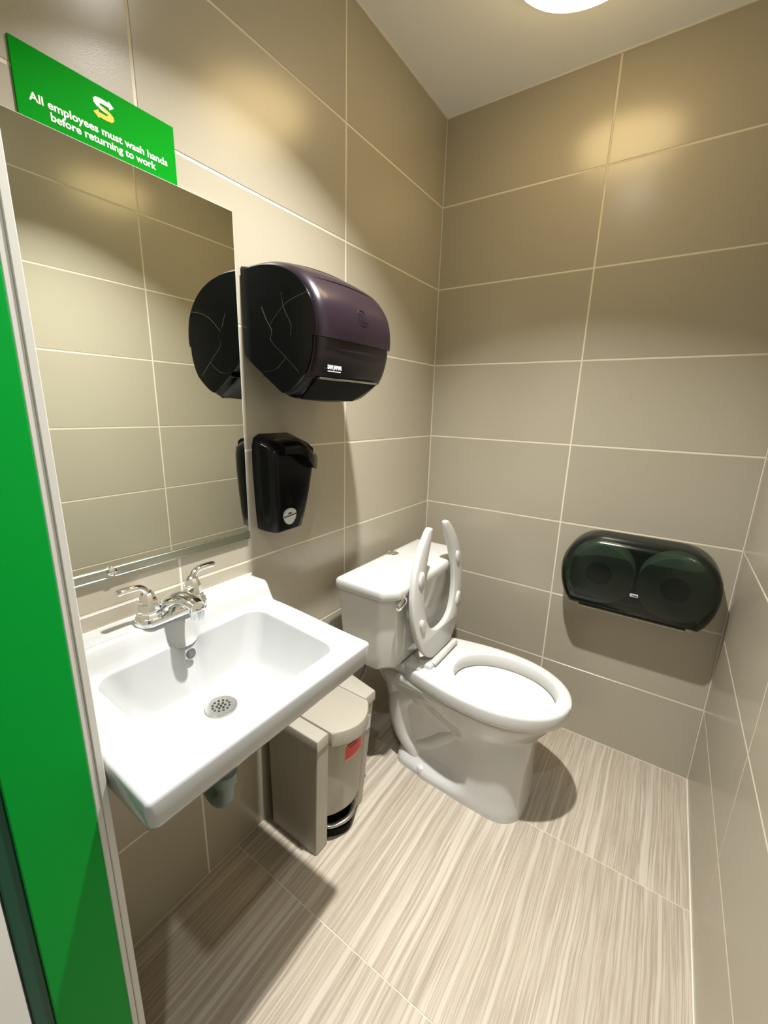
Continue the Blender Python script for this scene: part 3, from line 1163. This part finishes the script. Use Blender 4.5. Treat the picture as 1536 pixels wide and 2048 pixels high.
# water supply
part('supply_hose', tube(catmull([(.052, -.640, .18), (.055, -.640, .24), (.075, -.628, .31), (.10, -.615, .38), (.115, -.61, .455)], 6), .0055, 10), M['hose'], to)
vl = part('stop_valve', lathe([(.010, .001), (.010, .035), (.013, .036), (.013, .056), (.008, .058)], (0, -.640, .172), (1, 0, 0), 16), M['chrome'], to)
part('valve_handle', loft([[(.064 + g, -.640 + .018 * k * math.cos(2 * PI * i / 20), .172 + .010 * k * math.sin(2 * PI * i / 20)) for i in range(20)] for g, k in ((-.004, .7), (0, 1), (.008, 1), (.010, .8))], True, True), M['chrome'], vl)
part('wall_flange', lathe([(.026, 0), (.024, .005), (.012, .008)], (.001, -.640, .172), (1, 0, 0), 20), M['chrome'], vl)

# ------------------------------------------------------------------ pedal bin
bn = thing('pedal_bin', 'beige plastic step-on bin with a red label, standing below the sink', 'bin', (.12, -.895, 0))


def bin_out(z, t, bul=0.0, shoulder=True, grow=0.0):
    """plan outline at height z; t 0..1 bottom..top"""
    xf = .223 + .014 * t + grow
    xb = .030 - grow * .5
    yl = -1.022 - .004 * t - grow
    yr = -.786 + .036 * t + grow
    yrb = -.755 + .045 * t + grow
    pl, pr = -.973 - .006 * t, -.822 + .020 * t
    pts = [(xb, yl + .004), (xb + .004, yl), (xf - .008, yl), (xf - .002, yl + .002), (xf, yl + .008), (xf, pl - .001)]
    for k in range(0, 15):
        u = k / 14
        pts.append((xf + bul * math.sin(PI * u) ** .8, pl + (pr - pl) * u))
    pts += [(xf, pr + .001), (xf, yr - .008), (xf - .002, yr - .002), (xf - .008, yr + .001), (xb + .03, yrb - .002), (xb + .004, yrb), (xb, yrb - .004)]
    return [(x, y, z) for x, y in pts]


# body: a shell with the pedal recess left open at the front below the belly panel
PZ = .118
rings = [bin_out(.004, 0), bin_out(.006, 0), bin_out(PZ, PZ / .40)]
bm = bmesh.new()
low = loft(rings[:0] or [bin_out(.003, 0, -.06), bin_out(PZ, .28, -.06)], True, True, True)
body = part('lower_body', low, M['bin'], bn, ang=30)
rings = [bin_out(PZ - .002, .28, .030), bin_out(PZ, .28, .032), bin_out(.25, .62, .033), bin_out(.395, .98, .033), bin_out(.398, .98, .030)]
part('upper_body', loft(rings, True, True, True), M['bin'], bn, ang=30)
part('pedal_recess', bx((.150, -.968, .006), (.172, -.826, PZ - .003)), M['blackmatte'], bn, smooth=False)
pd = catmull([(.190, -.972, .058), (.222, -.958, .057), (.243, -.925, .056), (.250, -.897, .056), (.243, -.868, .057), (.224, -.838, .058), (.192, -.822, .060)], 6)
part('pedal', tube(pd, .0085, 12, flat=.75, up=(0, 0, 1)), M['steel'], bn, label='curved metal foot pedal')
part('pedal_base', loft([[(.17, -.965, z), *[(.205 + .045 * math.sin(PI * k / 12), -.965 + .136 * k / 12, z) for k in range(13)], (.17, -.829, z)] for z in (.006, .030)], True, True), M['blackmatte'], bn, smooth=False)
# lid: frame shoulders and a flap whose front bulges
def lid_part(name, ya, yb, bul, x0, z0, z1, front, label=None, skew=0., yb2=None):
    n_ = 14
    rg = []
    for z, g in ((z0, 0), (z1 - .006, 0), (z1 - .0018, .0018), (z1, .006)):
        pts = [(x0, ya + g)]
        for k in range(n_ + 1):
            u = k / n_
            pts.append((front + bul * math.sin(PI * u) ** .85 - g, ya + g + (yb - ya - 2 * g) * u))
        pts.append((x0, (yb2 if yb2 is not None else yb) - g))
        rg.append([(x, y, z) for x, y in pts])
    return part(name, loft(rg, True, True), M['bin'], bn, ang=30, label=label)


lid_part('lid_frame', -1.028, -.981, 0, .032, .396, .431, .2400)
lid_part('lid_frame', -.802, -.748, 0, .032, .396, .431, .2390, yb2=-.708)
lid_part('lid_flap', -.979, -.804, .042, .034, .386, .4325, .2500)
part('lid_hinge', bx((.016, -1.02, .392), (.033, -.715, .428), .004), M['bin'], bn)
# red label following the belly panel
rg = []


def belly(y, g):
    t = .80
    pl, pr = -.973 - .006 * t, -.822 + .020 * t
    u = (y - pl) / (pr - pl)
    return .223 + .014 * t + .033 * math.sin(PI * u) ** .8 + g


def label_patch(name, y0, y1, zlo, zhi, m, g):
    N = 10
    bm = bmesh.new()
    a, b = [], []
    for k in range(N + 1):
        y = y0 + (y1 - y0) * k / N
        a.append(bm.verts.new((belly(y, g), y, zlo(k / N))))
        b.append(bm.verts.new((belly(y, g), y, zhi(k / N))))
    for k in range(N):
        bm.faces.new((a[k], a[k + 1], b[k + 1], b[k]))
    bmesh.ops.recalc_face_normals(bm, faces=bm.faces)
    bmesh.ops.solidify(bm, geom=bm.faces[:], thickness=-.0008)
    return part(name, bm, m, bn, smooth=False)


label_patch('label_sticker', -.930, -.845, lambda u: .302, lambda u: .384, M['pink'], .0005)['label'] = 'pale pink backing of the label'
label_patch('label_print', -.929, -.858, lambda u: .309 , lambda u: .352 - .0 * u, M['red'], .0014)['label'] = 'red printed field of the label'
label_patch('label_print', -.862, -.849, lambda u: .366, lambda u: .382, M['red'], .0014)
label_patch('label_line', -.925, -.872, lambda u: .3545, lambda u: .358, M['hole'], .0014)
label_patch('label_line', -.918, -.880, lambda u: .343, lambda u: .347, mat('deep_red_print', (.30, .01, .01), .5), .0020)
part('label_sticker', bx((.2345, -.795, .300), (.2362, -.768, .350)), M['label_grey'], bn, smooth=False, label='small pale sticker near the corner')

# ------------------------------------------------------------------ jumbo toilet roll dispenser
DXc, Dz0, Dz1 = .891, .640, .917
dp = thing('toilet_roll_dispenser', 'wide smoked dark green double toilet roll dispenser on the back wall', 'toilet roll dispenser', (DXc, 0, Dz0))


def tp_out(g, y, hw=.247, n=16):
    """stadium cut flat at the bottom"""
    R = .150 - g
    cz = .772
    pts = []
    cl_, cr_ = DXc - hw + .135, DXc + hw - .135
    zt = .912 - g
    zb = .637 + g
    rx = .135 - g
    # right side from bottom to top, then left side down
    a0 = -.86
    for k in range(n + 1):
        a = a0 + (PI / 2 - a0) * k / n
        zz = cz + (zt - cz if a > 0 else (cz - zb) / math.sin(-a0)) * math.sin(a)
        pts.append((cr_ + rx * math.cos(a) ** .9 if math.cos(a) > 1e-6 else cr_, zz))
    m_ = len(pts)
    left = [(2 * DXc - x, z) for x, z in pts[::-1]]
    allp = pts + left
    return [(x, y, z) for x, z in allp]


part('back_plate', loft([tp_out(.004, -.001), tp_out(.004, -.010)], True, True), M['blackmatte'], dp, ang=30)
outer = [tp_out(.0, -.004), tp_out(.0, -.085), tp_out(.004, -.105), tp_out(.013, -.122), tp_out(.026, -.131), tp_out(.045, -.134)]
# the smoked cover: outer skin then inner skin 3 mm in, joined at the wall edge
inner = [tp_out(.048, -.131), tp_out(.029, -.128), tp_out(.016, -.119), tp_out(.007, -.103), tp_out(.003, -.084), tp_out(.003, -.004)]
bm = loft(outer, False, True)
part('smoked_cover', bm, M['smoke'], dp, ang=50, label='translucent smoked dark green cover')
for cx, side in ((.776, 'left'), (1.010, 'right')):
    rl = obj('toilet_roll', lathe([(.045, -.012), (.112, -.012), (.113, -.014), (.113, -.106), (.111, -.108), (.045, -.108), (.043, -.106), (.043, -.014)], (cx, 0, .769), (0, 1, 0), 48, cap0=False, cap1=False), M['paper'])
    rl['label'] = side + ' one of the two jumbo toilet rolls behind the smoked green cover'
    rl['category'] = 'toilet roll'
    rl['group'] = 'jumbo rolls inside the dispenser'
    part('roll_spindle', lathe([(.0428, -.0095), (.0428, -.098), (.036, -.102), (0, -.102)], (cx, 0, .769), (0, 1, 0), 32), M['core'], dp)
part('label_plate', bx((DXc + .006 - .0125, -.1358, .7225), (DXc + .006 + .0125, -.1338, .7335), .0004, 1), M['label_grey'], dp, smooth=False, label='tiny pale maker plate')
part('print_line', bx((DXc - .001, -.1362, .7258), (DXc + .0155, -.1357, .7292)), M['hole'], dp, smooth=False)
# serrated bottom edge and paper tail
bm = bmesh.new()
box(bm, (.725, -.118, .6345), (1.06, -.008, .639), .001, 1)
part('tear_bar', bm, M['bin'], dp, smooth=False)
part('paper_tail', loft([[(1.048, -.060, .640), (1.082, -.056, .640)], [(1.050, -.064, .628), (1.083, -.060, .626)], [(1.053, -.066, .616), (1.080, -.063, .615)]], False, False, False), M['paper'], dp, label='short end of white paper hanging out')
